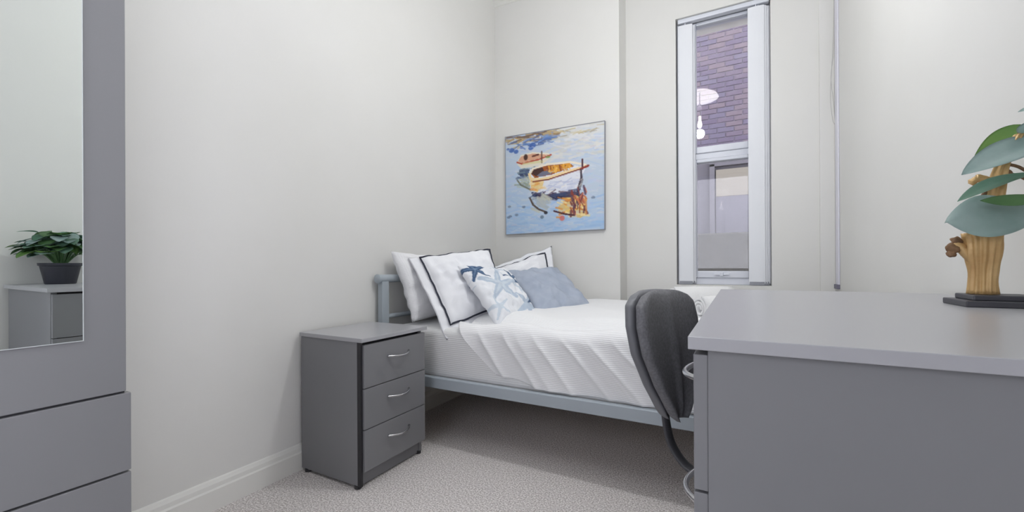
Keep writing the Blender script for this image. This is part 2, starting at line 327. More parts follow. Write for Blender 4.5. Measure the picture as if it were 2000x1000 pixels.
ep = bpy.data.materials.new('panel_diffuser'); ep.use_nodes = True; ep.node_tree.nodes['Principled BSDF'].inputs['Emission Color'].default_value = (.95, .975, 1, 1); ep.node_tree.nodes['Principled BSDF'].inputs['Emission Strength'].default_value = PANEL_W
cp_.part('diffuser', box(PANEL.x - .42, PANEL.x + .42, PANEL.y - .42, PANEL.y + .42, ZC - .029, ZC - .02), ep)

# ------------------------------------------------------------------ wardrobe with mirrored door
WF = -1.09
wr = Thing('wardrobe', (-1.37, 0, 0), 'tall graphite-grey wardrobe with a mirrored door above wide drawers', 'wardrobe')
b = box(XL + .02, WF - .02, -.378, .378, .07, 1.90, .002); wr.part('carcass', b, M_GREY)
wr.part('plinth', box(XL + .03, WF - .04, -.37, .37, 0, .07), M_GREY)
wr.part('top_panel', box(XL + .015, WF + .004, -.386, .386, 1.90, 1.922, .002), M_GREY)
d = wr.part('door', box(WF - .018, WF, .002, .377, .6135, 1.895, .0015), M_GREY)
mr = wr.part('mirror', box(WF + .0002, WF + .004, .065, .3125, .7255, 1.84), M_MIRROR, d, label='frameless mirror on the wardrobe door')
me_ = bmesh.new()
for y0, y1, z0, z1 in ((.3125, .3139, .7241, 1.8414), (.0636, .065, .7241, 1.8414), (.065, .3125, .7241, .7255), (.065, .3125, 1.84, 1.8414)): box(WF + .0002, WF + .0042, y0, y1, z0, z1, bm=me_)
wr.part('mirror_edge', me_, M_MEDGE, d)
d2 = wr.part('door', box(WF - .018, WF, -.377, -.002, .6135, 1.895, .0015), M_GREY)
def bow_handle(P, ydir, L, out, r=.0045):
    """bow handle: a flattened arc standing off a front whose outward normal is out"""
    P = Vector(P); yv = Vector(ydir); o = Vector(out); pts = []
    for k in range(25):
        t = k / 24; s = math.sin(math.pi * t)
        pts.append(P + yv * (L * (t - .5)) + o * (.001 + .026 * s ** .75) + Vector((0, 0, -.004 * s)))
    return tube(pts, [r * (1.4 if k in (0, 24) else 1) for k in range(25)], 10)
wr.part('handle', bow_handle((WF, -.035, 1.1), (0, 0, 1), .13, (1, 0, 0)), M_CHROME, d2, smooth=True)
for z0, z1 in ((.4535, .6095), (.2945, .4495), (.08, .2905)):
    q = wr.part('drawer', box(WF - .018, WF + .002, -.384, .384, z0, z1, .0015), M_GREY)
    wr.part('handle', bow_handle((WF + .002, -.02, (z0 + z1) / 2 + .02), (0, 1, 0), .13, (1, 0, 0)), M_CHROME, q, smooth=True)
wr.part('shadow_strip', box(WF - .02, WF - .006, -.376, .376, .6, .62), M_DARK)

wr.e.rotation_euler = (0, R(0.25), R(-0.3))

# ------------------------------------------------------------------ bedside chest
NX0, NX1, NY0, NY1, NH = -1.628, -1.268, 1.138, 1.508, .584
ns = Thing('bedside_chest', ((NX0 + NX1) / 2, (NY0 + NY1) / 2, 0), 'graphite-grey three-drawer bedside chest with bow handles against the wall', 'bedside table')
ns.part('side_panel', box(NX0, NX1 - .022, NY0 + .002, NY0 + .018, .012, NH - .016, .001), M_GREY)
ns.part('side_panel', box(NX0, NX1 - .022, NY1 - .018, NY1 - .002, .012, NH - .016, .001), M_GREY)
ns.part('back_panel', box(NX0, NX0 + .006, NY0 + .018, NY1 - .018, .03, NH - .016), M_GREY)
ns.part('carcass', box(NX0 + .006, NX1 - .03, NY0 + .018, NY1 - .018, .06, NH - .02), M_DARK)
ns.part('top', box(NX0 - .004, NX1 + .006, NY0 - .004, NY1 + .008, NH - .016, NH, .0015), M_GREY_LIT)
ns.part('edge_strip', box(NX1 - .026, NX1 - .008, NY0 + .0018, NY0 + .012, .012, NH - .017), M_DARK, label='dark front edge of the side panel')
ns.part('plinth', box(NX1 - .05, NX1 - .03, NY0 + .018, NY1 - .018, .006, .062), M_GREY)
zs = [(.066, .226), (.2295, .385), (.3885, .556)]
for z0, z1 in zs:
    q = ns.part('drawer', box(NX1 - .018, NX1, NY0 + .013, NY1 - .002, z0, z1, .0012), M_GREY)
    ns.part('handle', bow_handle((NX1, (NY0 + NY1) / 2 + .012, (z0 + z1) / 2 + .02), (0, 1, 0), .125, (1, 0, 0), .0042), M_CHROME, q, smooth=True)
for x, y in ((NX1 - .035, NY0 + .012), (NX1 - .035, NY1 - .012), (NX0 + .03, NY0 + .012), (NX0 + .03, NY1 - .012)):
    ns.part('foot', lathe([(0, 0), (.014, 0), (.014, .014), (0, .014)], (x, y, 0), 14), M_DARK)

# ------------------------------------------------------------------ bed frame
BX0, BX1, BY0, BY1 = -1.63, .30, 1.60, 2.775
bd = Thing('bed_frame', (-.66, 2.19, 0), 'blue-grey metal bed frame with a tubular headboard under white bedding', 'bed')
for y in (BY0, BY1 - .035): bd.part('side_rail', box(BX0 + .03, BX1 - .03, y, y + .03, .272, .324, .004), M_STEEL)
bd.part('foot_rail', box(BX1 - .035, BX1, BY0, BY1, .272, .324, .004), M_STEEL)
bd.part('head_rail', box(BX0, BX0 + .03, BY0 + .03, BY1 - .03, .272, .324, .004), M_STEEL)
for y in (BY0 - .028, BY1 - .02): bd.part('post', box(BX0 - .002, BX0 + .032, y, y + .048, 0, .785, .004), M_STEEL)
tb = tube([(BX0 + .016, BY0 - .045, .797), (BX0 + .016, BY1, .797)], .021, 18); q = bd.part('headboard_tube', tb, M_STEEL, auto=40)
tc_ = lathe([(0, 0), (.018, 0), (.0235, .004), (.0235, .012), (0, .012)], (0, 0, 0), 18); bmesh.ops.rotate(tc_, cent=(0, 0, 0), matrix=Matrix.Rotation(R(-90), 3, 'X'), verts=tc_.verts[:]); bmesh.ops.translate(tc_, vec=(BX0 + .016, BY0 - .051, .797), verts=tc_.verts[:])
bd.part('end_cap', tc_, M_STEEL, q, auto=40)
bd.part('headboard_tube', tube([(BX0 + .016, BY0, .60), (BX0 + .016, BY1, .60)], .012, 14), M_STEEL, auto=40)
for x in (BX1 - .045,):
    for y in (BY0 + .0, BY1 - .045): bd.part('leg', box(x, x + .04, y, y + .04, 0, .275, .003), M_STEEL)
for k in range(13): bd.part('slat', box(BX0 + .1 + k * .14, BX0 + .16 + k * .14, BY0 + .03, BY1 - .035, 0.288, .302, .002), mat('pine_slat', srgb(196, 170, 130), .7))

# ------------------------------------------------------------------ mattress and duvet
M_SHEET = rib_mat('ribbed_white_sheet', srgb(238, 238, 238), 'Y', 34, .35)
M_DUVET = rib_mat('ribbed_white_duvet', srgb(246, 246, 247), 'Y', 44, .4, dist=.0022)
mt = box(BX0 + .045, BX1 - .01, BY0 + .034, BY1 - .005, .306, .556, .035, seg=4)
uv = mt.loops.layers.uv.new('UVMap')
for f in mt.faces:
    for lp in f.loops: lp[uv].uv = (lp.vert.co.x, lp.vert.co.z + lp.vert.co.y)
tag(bm_obj('mattress', mt, M_SHEET, smooth=True), 'thick mattress in a white fitted sheet on the metal bed frame', 'mattress')

def sstep(a, b, x):
    t = max(0.0, min(1.0, (x - a) / (b - a))); return t * t * (3 - 2 * t)
def lerp(a, b, t): return a + (b - a) * t
def interp(x, xs, ys):
    return float(np.interp(x, xs, ys))
def fbm(x, y, z=0.0): return noise.noise(Vector((x, y, z)))
def duvet():
    NU, NV = 190, 120; bm = bmesh.new(); uvl = bm.loops.layers.uv.new('UVMap'); grid = []; UV = {}
    ynear, yfar = BY0 + .030, BY1 - .008
    for i in range(NU + 1):
        u = i / NU; row = []
        for j in range(NV + 1):
            v = j / NV
            # head edge runs obliquely: further from the head on the far side
            xh_top = -1.19
            # v < .62 is the top, then the turn-down over the near side
            if v < .62:
                t = v / .62; y = lerp(yfar, ynear + .05, t); x0 = xh_top + .0 * (1 - t); x = lerp(x0, BX1 - .02, u); ss = 0
                z = .585 + .035 * sstep(0, .25, 1 - abs(2 * t - 1)) * 1.0
                z += .022 * (1 - t) + .014 * fbm(x * 2.3, y * 2.6, 3) + .006 * fbm(x * 7, y * 6, 5)
                z -= .028 * sstep(.86, 1, t)
                z -= .02 * sstep(.10, 0, u)
                # drawn ridges heading to the near side
                ph = (x + .55 * (y - ynear)) * 13
                z += .010 * sstep(.45, 1, t) * math.sin(ph + 1.2 * fbm(x * 2, y * 2, 1)) 
            else:
                s = (v - .62) / .38                         # 0 at the edge, 1 at the hem
                xb = lerp(xh_top, BX1 - .02, u)
                hem = interp(xb, [-1.19, -1.17, -1.138, -1.03, -.95, -.5, .3], [.545, .46, .37, .36, .335, .331, .333])
                ztop = .592; rr = .05
                drop = s * (ztop - hem + .03)
                if drop < rr * 1.57:
                    a = drop / rr; y = ynear + .05 - rr * math.sin(a); z = ztop - rr * (1 - math.cos(a))
                else: y = ynear; z = ztop - rr - (drop - rr * 1.57)
                hang = max(0.0, ztop - z)
                x = xb + .78 * hang * sstep(1, .86, u)
                # oblique folds running down towards the foot
                ph = xb * 21 + 2.4 * fbm(xb * 1.7, hang * 2.0, 9)
                rdg = (1 - abs(math.sin(ph * .5))) ** 1.4
                rdg2 = (1 - abs(math.sin(ph * 1.15 + 1.0 + fbm(xb * 3, hang * 3, 2)))) ** 2
                k = sstep(0, .09, hang)
                y -= k * (.036 * rdg * (.55 + .45 * fbm(xb * 3, 7, 1)) + .014 * rdg2) + .006 * k * (fbm(xb * 5, hang * 6, 4) + .4) - .004
                z += (1 - k) * 0
                ph0 = (x + .55 * (y - ynear)) * 13
                z += .010 * (1 - k) * math.sin(ph0 + 1.2 * fbm(x * 2, y * 2, 1))
            vv = bm.verts.new((x, y, z)); row.append(vv); UV[vv] = (x, (y if v < .62 else ynear - (.592 - z)))
        grid.append(row)
    for i in range(NU):
        for j in range(NV):
            f = bm.faces.new((grid[i][j], grid[i][j + 1], grid[i + 1][j + 1], grid[i + 1][j]))
            for lp in f.loops: lp[uvl].uv = UV[lp.vert]
    bmesh.ops.recalc_face_normals(bm, faces=bm.faces[:])
    if sum(f.normal.z for f in bm.faces) < 0: bmesh.ops.reverse_faces(bm, faces=bm.faces[:])
    o = bm_obj('duvet', bm, M_DUVET, smooth=True)
    s = o.modifiers.new('thick', 'SOLIDIFY'); s.thickness = .016; s.offset = -1
    return tag(o, 'white ribbed duvet with drawn folds hanging over the side of the bed', 'duvet')
duvet()

# ------------------------------------------------------------------ pillows and cushions
def cushion_bm(corners, thick, flange=0.0, n=36, pinch=.05, wr=.006, seed=0, droop=0.0):
    TL, TR, BR, BL = [Vector(c) for c in corners]
    nrm = ((TR - TL).cross(BL - TL)).normalized() * -1
    if nrm.dot(CAMP - TL) < 0: nrm = -nrm
    bm = bmesh.new(); uvl = bm.loops.layers.uv.new('UVMap'); sides = []
    def base(u, v):
        a, c = 2 * u - 1, 2 * v - 1
        uu = u - a * pinch * (1 - c * c) * .5 * abs(a); vv = v - c * pinch * (1 - a * a) * .5 * abs(c)
        return TL * (1 - uu) * (1 - vv) + TR * uu * (1 - vv) + BR * uu * vv + BL * (1 - uu) * vv
    fl_, fr_, ft_, fb_ = flange if isinstance(flange, tuple) else (flange,) * 4
    def prof(u, v):
        a = min(1, abs(2 * (u - fl_) / (1 - fl_ - fr_) - 1)); c = min(1, abs(2 * (v - ft_) / (1 - ft_ - fb_) - 1))
        p = max(0, 1 - a ** 2.6) * max(0, 1 - c ** 2.6); return p ** .5
    UV = {}
    for sgn in (1, -1):
        g = []
        for i in range(n + 1):
            row = []
            for j in range(n + 1):
                u, v = i / n, j / n
                p = base(u, v); h = prof(u, v)
                wv = wr * fbm(u * 5 + seed, v * 5, seed) + wr * .5 * fbm(u * 12 + seed, v * 12, seed)
                edge = i in (0, n) or j in (0, n)
                off = wv * 1.5 + (0 if edge else sgn * (.003 + thick * .5 * h) + wv * h)
                q = p + nrm * off
                vv = bm.verts.new(q); UV[vv] = (u, 1 - v); row.append(vv)
            g.append(row)
        for i in range(n):
            for j in range(n):
                a, b_, c, d = g[i][j], g[i + 1][j], g[i + 1][j + 1], g[i][j + 1]
                f = bm.faces.new((a, d, c, b_) if sgn > 0 else (a, b_, c, d))
                for lp in f.loops: lp[uvl].uv = UV[lp.vert]
    def surf(u, v, lift=0.0):
        wv = wr * fbm(u * 5 + seed, v * 5, seed) + wr * .5 * fbm(u * 12 + seed, v * 12, seed)
        h = prof(u, v); return base(u, v) + nrm * (lift + wv * 1.5 + .003 + thick * .5 * h + wv * h)
    bmesh.ops.remove_doubles(bm, verts=bm.verts[:], dist=1e-5)
    bmesh.ops.recalc_face_normals(bm, faces=bm.faces[:])
    return bm, surf
def base_of(corners):
    c = sum((Vector(k) for k in corners), Vector()) / 4; z = min(k[2] for k in corners); return Vector((c.x, c.y, z))

M_WAFFLE = rib_mat('white_waffle_cotton', srgb(245, 245, 247), 'X', 14, .4, waffle=True)
M_LINEN = rib_mat('white_pillow_cotton', srgb(247, 248, 252), 'X', 20, .08)
# back pillow against the headboard
A = [(-1.596, 1.628, .938), (-1.586, 2.24, .93), (-1.44, 2.24, .575), (-1.462, 1.640, .575)]
bm, _ = cushion_bm(A, .135, n=36, seed=3, pinch=.08, wr=.008)
tag(bm_obj('pillow', bm, M_WAFFLE, smooth=True), 'white textured pillow standing upright against the headboard', 'pillow', 'pillows on the bed')
# oxford pillows with dark piping
def oxford(corners, thick, label, seed, fl=(.09, .09, .09, .09)):
    t = Thing('pillow', base_of(corners), label, 'pillow', 'pillows on the bed')
    bm, surf = cushion_bm(corners, thick, flange=fl, n=44, seed=seed, pinch=.03, wr=.012)
    t.part('pillow_case', bm, M_LINEN, smooth=True)
    path = []; N = 26; l_, r_, t_, m_ = fl[0], 1 - fl[1], fl[2], 1 - fl[3]
    for (a, b_) in (((l_, t_), (r_, t_)), ((r_, t_), (r_, m_)), ((r_, m_), (l_, m_)), ((l_, m_), (l_, t_))):
        for k in range(N): s = k / N; path.append(surf(a[0] + (b_[0] - a[0]) * s, a[1] + (b_[1] - a[1]) * s, .008))
    t.part('piping', tube(path, .0052, 6, closed=True), M_PIPE, smooth=True, label='dark navy piping')
    return t
B = [onY(797, 503, 1.70), onY(958, 486, 2.13), onY(992, 612, 2.06), onY(872, 664, 1.622)]
oxford(B, .15, 'plump white pillow with dark piping, behind the starfish cushion', 11, (.115, .02, .02, .12))
Cc = [onY(905, 540, 2.28), onY(1078, 480, 2.74), onY(1092, 585, 2.62), onY(985, 604, 2.22)]
oxford(Cc, .12, 'white dark-piped pillow mostly hidden behind the plain blue cushion', 23)

# painter: a small raster that becomes the colour attribute of a surface
class Canvas:
    def __init__(s, W, H, bg): s.W, s.H = W, H; s.a = np.ones((H, W, 3)) * np.array(bg); s.y, s.x = np.mgrid[0:H, 0:W]; s.x = (s.x + .5) / W; s.y = (s.y + .5) / H
    def blend(s, m, c, al=1.0): m = np.clip(m, 0, 1)[..., None] * al; s.a = s.a * (1 - m) + np.array(c, float) * m
    def poly(s, pts, c, al=1.0):
        inside = np.zeros(s.x.shape, bool); n = len(pts)
        for i in range(n):
            (x1, y1), (x2, y2) = pts[i], pts[(i + 1) % n]
            if y1 == y2: continue
            cr = ((y1 > s.y) != (y2 > s.y)) & (s.x < (x2 - x1) * (s.y - y1) / (y2 - y1) + x1); inside ^= cr
        s.blend(inside.astype(float), c, al)
    def line(s, pts, w, c, al=1.0, w2=None):
        for k, ((x1, y1), (x2, y2)) in enumerate(zip(pts, pts[1:])):
            dx, dy = x2 - x1, y2 - y1; L = dx * dx + dy * dy + 1e-12
            t = np.clip(((s.x - x1) * dx + (s.y - y1) * dy) / L, 0, 1)
            d = np.hypot(s.x - x1 - t * dx, s.y - y1 - t * dy); ww = w + ((w2 if w2 is not None else w) - w) * t
            s.blend(np.clip((ww - d) / .004 + .5, 0, 1), c, al)
    def ell(s, cx, cy, rx, ry, c, al=1.0, soft=.25):
        d = np.hypot((s.x - cx) / rx, (s.y - cy) / ry); s.blend(np.clip((1 - d) / soft, 0, 1), c, al)
    def strokes(s, n, x0, x1, y0, y1, L, w, cols, al, rnd, ang=0.0):
        for _ in range(n):
            x, y = rnd.uniform(x0, x1), rnd.uniform(y0, y1); a = ang + rnd.gauss(0, .25); l = L * rnd.uniform(.4, 1.2)
            s.line([(x - l * math.cos(a) / 2, y - l * math.sin(a) / 2), (x + l * math.cos(a) / 2, y + l * math.sin(a) / 2)], w * rnd.uniform(.5, 1.2), rnd.choice(cols), al)
    def sample(s, u, v): return s.a[min(s.H - 1, max(0, int(v * s.H))), min(s.W - 1, max(0, int(u * s.W)))]
def set_paint(me, colfn):
    at = me.color_attributes.new('paint', 'FLOAT_COLOR', 'POINT'); buf = np.ones((len(me.vertices), 4), np.float32)
    for i in range(len(me.vertices)): c = colfn(i); buf[i] = srgb(*c)
    at.data.foreach_set('color', buf.ravel())

# starfish cushion
S = [onY(893, 519, 1.80), onY(990, 526, 2.10), onY(1050, 613, 2.00), onY(972, 637, 1.735)]
st = Canvas(150, 190, (238, 240, 244))
def starfish(cx, cy, r, rot, c, w=.07, al=1.0, asp=150 / 190):
    for k in range(5):
        a = rot + k * 2 * math.pi / 5; st.line([(cx, cy), (cx + r * math.cos(a), cy + r * math.sin(a) * asp)], w * r * 2.6, c, al, w2=w * r * .9)
PALE, MID, NAVY = (190, 203, 218), (160, 178, 200), (74, 98, 130)
starfish(.44, .46, .36, -1.35, PALE, .085); starfish(.44, .46, .26, -1.35, (208, 218, 228), .05)
starfish(.80, .86, .30, .3, PALE, .08); starfish(.86, .52, .2, 2.0, (206, 216, 228), .07); starfish(.15, .80, .20, .9, (210, 220, 230), .07); starfish(.62, .12, .18, .4, (214, 222, 232), .07)
starfish(.17, .14, .26, .85, NAVY, .075); starfish(.17, .14, .17, .85, (110, 134, 164), .03)
starfish(.86, .30, .24, 1.9, NAVY, .06); starfish(.86, .30, .15, 1.9, (120, 142, 170), .025)
starfish(.95, .78, .14, .2, NAVY, .07)
st.strokes(60, 0, 1, 0, 1, .03, .004, [PALE, (215, 222, 232)], .5, random)
# leave some bare edge strips tinted like the seam
bm, _ = cushion_bm(S, .11, n=110, seed=31, pinch=.05, wr=.008)
so = bm_obj('cushion', bm, attr_mat('starfish_print', .85, bump=(200, .15, .001)), smooth=True)
uvs = {}
ul = so.data.uv_layers['UVMap'].data
for lp in so.data.loops: uvs[lp.vertex_index] = tuple(ul[lp.index].uv)
set_paint(so.data, lambda i: st.sample(uvs[i][0], 1 - uvs[i][1]))
tag(so, 'white cushion printed with blue and grey starfish leaning on the piped pillow', 'cushion', 'scatter cushions')
# plain blue cushion
E_ = [onY(985, 533, 2.22), onY(1086, 523, 2.56), onY(1156, 600, 2.38), onY(1050, 620, 2.02)]
bm, _ = cushion_bm(E_, .12, n=40, seed=47, pinch=.05, wr=.010)
MB_ = mat('blue_chambray', srgb(164, 174, 192), .85, spec=.2, col2=srgb(184, 192, 206), noise_scale=14, noise_amt=.3, bump=(260, .35, .0015))
tag(bm_obj('cushion', bm, MB_, smooth=True), 'plain dusty-blue cushion lying against the pillows', 'cushion', 'scatter cushions')

# rolled towels and a folded throw near the foot of the bed
def towel(P, Q, rad, label, m):
    """rolled towel from P to Q: spiral cross-section"""
    P, Q = Vector(P), Vector(Q); ax = (Q - P).normalized(); sd = ax.cross(Vector((0, 0, 1))).normalized(); bm = bmesh.new(); rings = []
    turns = 3.2; N = 90; outline = []
    for k in range(N):
        t = k / (N - 1); a = turns * 2 * math.pi * t; r = rad * (.12 + .88 * t) ; outline.append((math.cos(a) * r, math.sin(a) * r * .92))
    for s in range(9):
        t = s / 8; c = P.lerp(Q, t); bulge = 1 + .05 * math.sin(math.pi * t) + .03 * fbm(t * 4, rad * 90, 1)
        rings.append([bm.verts.new(c + sd * x * bulge + Vector((0, 0, 1)) * z * bulge) for x, z in outline])
    for A_, B_ in zip(rings, rings[1:]):
        for k in range(N - 1): bm.faces.new((A_[k], A_[k + 1], B_[k + 1], B_[k]))
    o = bm_obj('rolled_towel', bm, m, smooth=True); sm = o.modifiers.new('thick', 'SOLIDIFY'); sm.thickness = .009; sm.offset = -1
    return tag(o, label, 'towel', 'rolled towels on the bed')
M_TOWEL = mat('white_terry', srgb(240, 240, 240), .95, spec=.1, sheen=.3, bump=(180, .6, .004))
towel((-.15, 1.98, .668), (.10, 2.16, .668), .058, 'rolled white towel on the bed, right behind the office chair back', M_TOWEL)
towel((-.30, 2.30, .690), (-.04, 2.46, .690), .058, 'rolled white towel on the bed, on the window side of the other roll', M_TOWEL)

# ------------------------------------------------------------------ picture of boats
PC = [onY(990, 270, YP), onY(1182, 238.5, YP), onY(1182, 447.5, YP), onY(991.5, 458, YP)]
pw = 168; ph_ = 160; cv = Canvas(pw * 2, ph_ * 2, (196, 210, 226))
rn = random.Random(5)
cv.blend(np.clip((.45 - cv.y) / .45, 0, 1) * np.clip((cv.x - .2) / .5, 0, 1), (226, 225, 222), .9)
cv.blend(np.clip((cv.y - .62) / .38, 0, 1), (172, 202, 234), .9)
cv.blend(np.clip((.35 - cv.x) / .35, 0, 1) * np.clip((cv.y - .25) / .3, 0, 1), (170, 200, 232), .6)
cv.strokes(260, 0, 1, 0, 1, .16, .010, [(200, 214, 232), (176, 200, 230), (212, 218, 226), (192, 206, 236), (206, 208, 226)], .45, rn)
cv.strokes(120, 0, 1, .68, 1, .18, .010, [(160, 196, 234), (182, 208, 236), (156, 190, 228), (204, 216, 234)], .5, rn)
cv.strokes(60, .45, 1, 0, .3, .14, .012, [(228, 226, 220), (216, 214, 206), (232, 232, 232)], .6, rn)
cv.strokes(46, 0, .55, .01, .07, .14, .008, [(176, 146, 100), (196, 170, 120), (120, 100, 90), (150, 160, 190)], .8, rn, -.05)
cv.strokes(40, .02, .5, .05, .13, .12, .008, [(98, 130, 190), (126, 158, 210), (84, 100, 150), (190, 170, 130)], .75, rn, -.05)
cv.strokes(14, .55, 1, .02, .09, .10, .006, [(196, 182, 140), (212, 200, 164), (170, 160, 140)], .7, rn, -.06)
for x, y, r in ((.07, .145, .035), (.12, .165, .03), (.30, .125, .04), (.28, .15, .03), (.03, .13, .02), (.18, .13, .02)): cv.ell(x, y, r, r * .8, (70, 104, 176), .85)
cv.strokes(220, 0, 1, .12, 1, .05, .005, [(214, 222, 236), (168, 194, 228), (204, 200, 220), (186, 212, 236), (224, 226, 230)], .5, rn, .05)
# far boat
cv.poly([(.13, .27), (.17, .215), (.28, .20), (.46, .235), (.50, .25), (.45, .30), (.40, .335), (.18, .345), (.14, .31)], (232, 226, 210))
cv.poly([(.14, .265), (.18, .215), (.30, .205), (.46, .24), (.36, .265), (.18, .285)], (222, 170, 140))
cv.line([(.13, .275), (.18, .295), (.36, .275), (.49, .245)], .008, (190, 90, 70)); cv.line([(.17, .215), (.30, .20), (.47, .235)], .007, (240, 232, 214))
cv.ell(.225, .235, .025, .035, (84, 56, 48)); cv.line([(.30, .235), (.36, .225)], .009, (110, 60, 50)); cv.line([(.395, .20), (.395, .31)], .006, (90, 66, 60)); cv.line([(.20, .30), (.40, .30)], .012, (222, 214, 150), .6); cv.ell(.46, .262, .03, .012, (120, 150, 80), .8)
cv.poly([(.15, .355), (.20, .345), (.29, .37), (.27, .43), (.16, .425)], (66, 78, 110), .92); cv.strokes(16, .14, .30, .35, .44, .07, .008, [(56, 66, 96), (90, 108, 140), (120, 140, 150)], .8, rn)
cv.strokes(26, .14, .30, .44, .55, .08, .010, [(186, 196, 180), (150, 160, 140), (204, 206, 176), (170, 180, 190)], .7, rn, .3); cv.line([(.13, .455), (.17, .51), (.27, .565)], .008, (110, 112, 96), .8)
# main boat
hull = [(.255, .405), (.27, .365), (.33, .345), (.45, .325), (.84, .405), (.80, .47), (.765, .60), (.72, .625), (.45, .625), (.33, .60), (.275, .54)]
cv.poly(hull, (234, 236, 244))
cv.poly([(.27, .43), (.30, .475), (.42, .485), (.40, .56), (.34, .60), (.28, .545)], (240, 208, 140), .9); cv.strokes(16, .28, .42, .46, .58, .08, .010, [(244, 190, 96), (250, 226, 180), (236, 160, 90)], .6, rn, .1)
cv.strokes(26, .45, .76, .50, .61, .12, .010, [(214, 218, 236), (236, 238, 248), (190, 198, 224)], .7, rn, -.15)
cv.poly([(.275, .405), (.30, .365), (.45, .338), (.68, .355), (.72, .385), (.50, .44), (.32, .455)], (168, 92, 46))
cv.poly([(.285, .41), (.31, .37), (.40, .355), (.42, .40), (.34, .44)], (78, 50, 48)); cv.poly([(.34, .435), (.40, .40), (.50, .40), (.50, .432), (.38, .45)], (120, 120, 140))
cv.poly([(.44, .355), (.68, .350), (.70, .39), (.52, .425), (.46, .405)], (228, 160, 62)); cv.strokes(30, .44, .68, .35, .41, .05, .007, [(250, 196, 90), (190, 110, 40), (236, 170, 70), (140, 70, 34)], .85, rn, 1.4)
cv.line([(.275, .40), (.30, .36), (.45, .335), (.68, .34), (.83, .385)], .010, (244, 234, 216)); cv.line([(.262, .41), (.275, .455), (.33, .475), (.46, .47), (.62, .435), (.84, .40)], .013, (250, 222, 170))
cv.line([(.30, .49), (.46, .486), (.64, .448), (.85, .405)], .006, (128, 50, 40)); cv.line([(.80, .33), (.80, .42)], .009, (92, 60, 70)); cv.line([(.78, .42), (.855, .395)], .010, (150, 60, 50))
cv.line([(.785, .43), (.79, .50), (.76, .60), (.755, .67)], .010, (80, 72, 84)); cv.line([(.80, .52), (.775, .60)], .009, (140, 140, 150))
cv.poly([(.28, .59), (.34, .605), (.46, .632), (.73, .632), (.78, .61), (.76, .665), (.60, .69), (.44, .675), (.30, .645)], (58, 60, 92), .92)
cv.strokes(34, .30, .78, .61, .69, .10, .008, [(44, 44, 74), (80, 66, 90), (110, 90, 100), (70, 84, 120)], .8, rn)
cv.strokes(40, .28, .82, .36, .62, .04, .004, [(250, 240, 220), (206, 196, 214), (240, 220, 190)], .45, rn, -.15)
# reflections
cv.poly([(.56, .76), (.64, .705), (.72, .66), (.82, .70), (.83, .86), (.78, .885), (.66, .85), (.57, .82)], (232, 196, 120), .85)
cv.strokes(60, .56, .83, .68, .87, .06, .010, [(246, 208, 110), (230, 150, 70), (250, 230, 170), (190, 110, 60), (214, 206, 190)], .75, rn, .2)
cv.strokes(30, .68, .84, .62, .84, .07, .010, [(150, 70, 60), (110, 60, 70), (206, 110, 80), (90, 70, 96)], .8, rn, 1.4)
cv.line([(.52, .80), (.62, .835), (.72, .855)], .008, (84, 50, 60)); cv.ell(.60, .875, .03, .03, (222, 110, 100), .8); cv.line([(.83, .69), (.835, .85)], .009, (216, 140, 80), .8)
cv.strokes(30, .30, .46, .65, .78, .08, .012, [(190, 196, 196), (206, 206, 190), (170, 186, 200)], .7, rn, .6)
cv.line([(.27, .655), (.30, .72), (.36, .77), (.43, .80)], .009, (96, 84, 76)); cv.ell(.435, .81, .022, .018, (60, 60, 70)); cv.ell(.395, .85, .022, .02, (110, 130, 150), .9)
for x, y in ((.04, .72), (.05, .82), (.12, .81), (.20, .735), (.03, .83), (.90, .70), (.13, .44)): cv.ell(x, y, .022, .014, (120, 134, 160), .75)
pc = Thing('wall_picture', (PC[3] + PC[2]) / 2, 'square canvas picture of two rowing boats on pale blue water', 'picture')
bm = bmesh.new(); TH = .022
for j in range(ph_ + 1):
    for i in range(pw + 1):
        u, v = i / pw, j / ph_; p = (PC[0] * (1 - u) + PC[1] * u) * (1 - v) + (PC[3] * (1 - u) + PC[2] * u) * v; bm.verts.new((p.x, YP - TH, p.z))
bm.verts.ensure_lookup_table()
for j in range(ph_):
    for i in range(pw): a = j * (pw + 1) + i; bm.faces.new((bm.verts[a], bm.verts[a + pw + 1], bm.verts[a + pw + 2], bm.verts[a + 1]))
po = pc.part('painted_face', bm, attr_mat('boat_painting', .55, bump=(70, .25, .002)))
set_paint(po.data, lambda i: cv.sample((i % (pw + 1)) / pw, (i // (pw + 1)) / ph_))
fr_ = [(p.x, p.z) for p in PC]; cxy = (sum(p[0] for p in fr_) / 4, sum(p[1] for p in fr_) / 4)
M_FRAME = mat('silver_grey_frame', srgb(150, 152, 160), .4)
grow = [(x + (.004 if x > cxy[0] else -.004), z + (.004 if z > cxy[1] else -.004)) for x, z in fr_]
pc.part('canvas_edge', poly_prism(grow, 'y', YP - TH + .0012, YP - .0005), M_FRAME)
for k in range(4):
    a, b_ = grow[k], grow[(k + 1) % 4]; ai, bi = fr_[k], fr_[(k + 1) % 4]
    pc.part('frame_strip', poly_prism([a, b_, bi, ai], 'y', YP - TH - .003, YP - TH + .0012), M_FRAME)

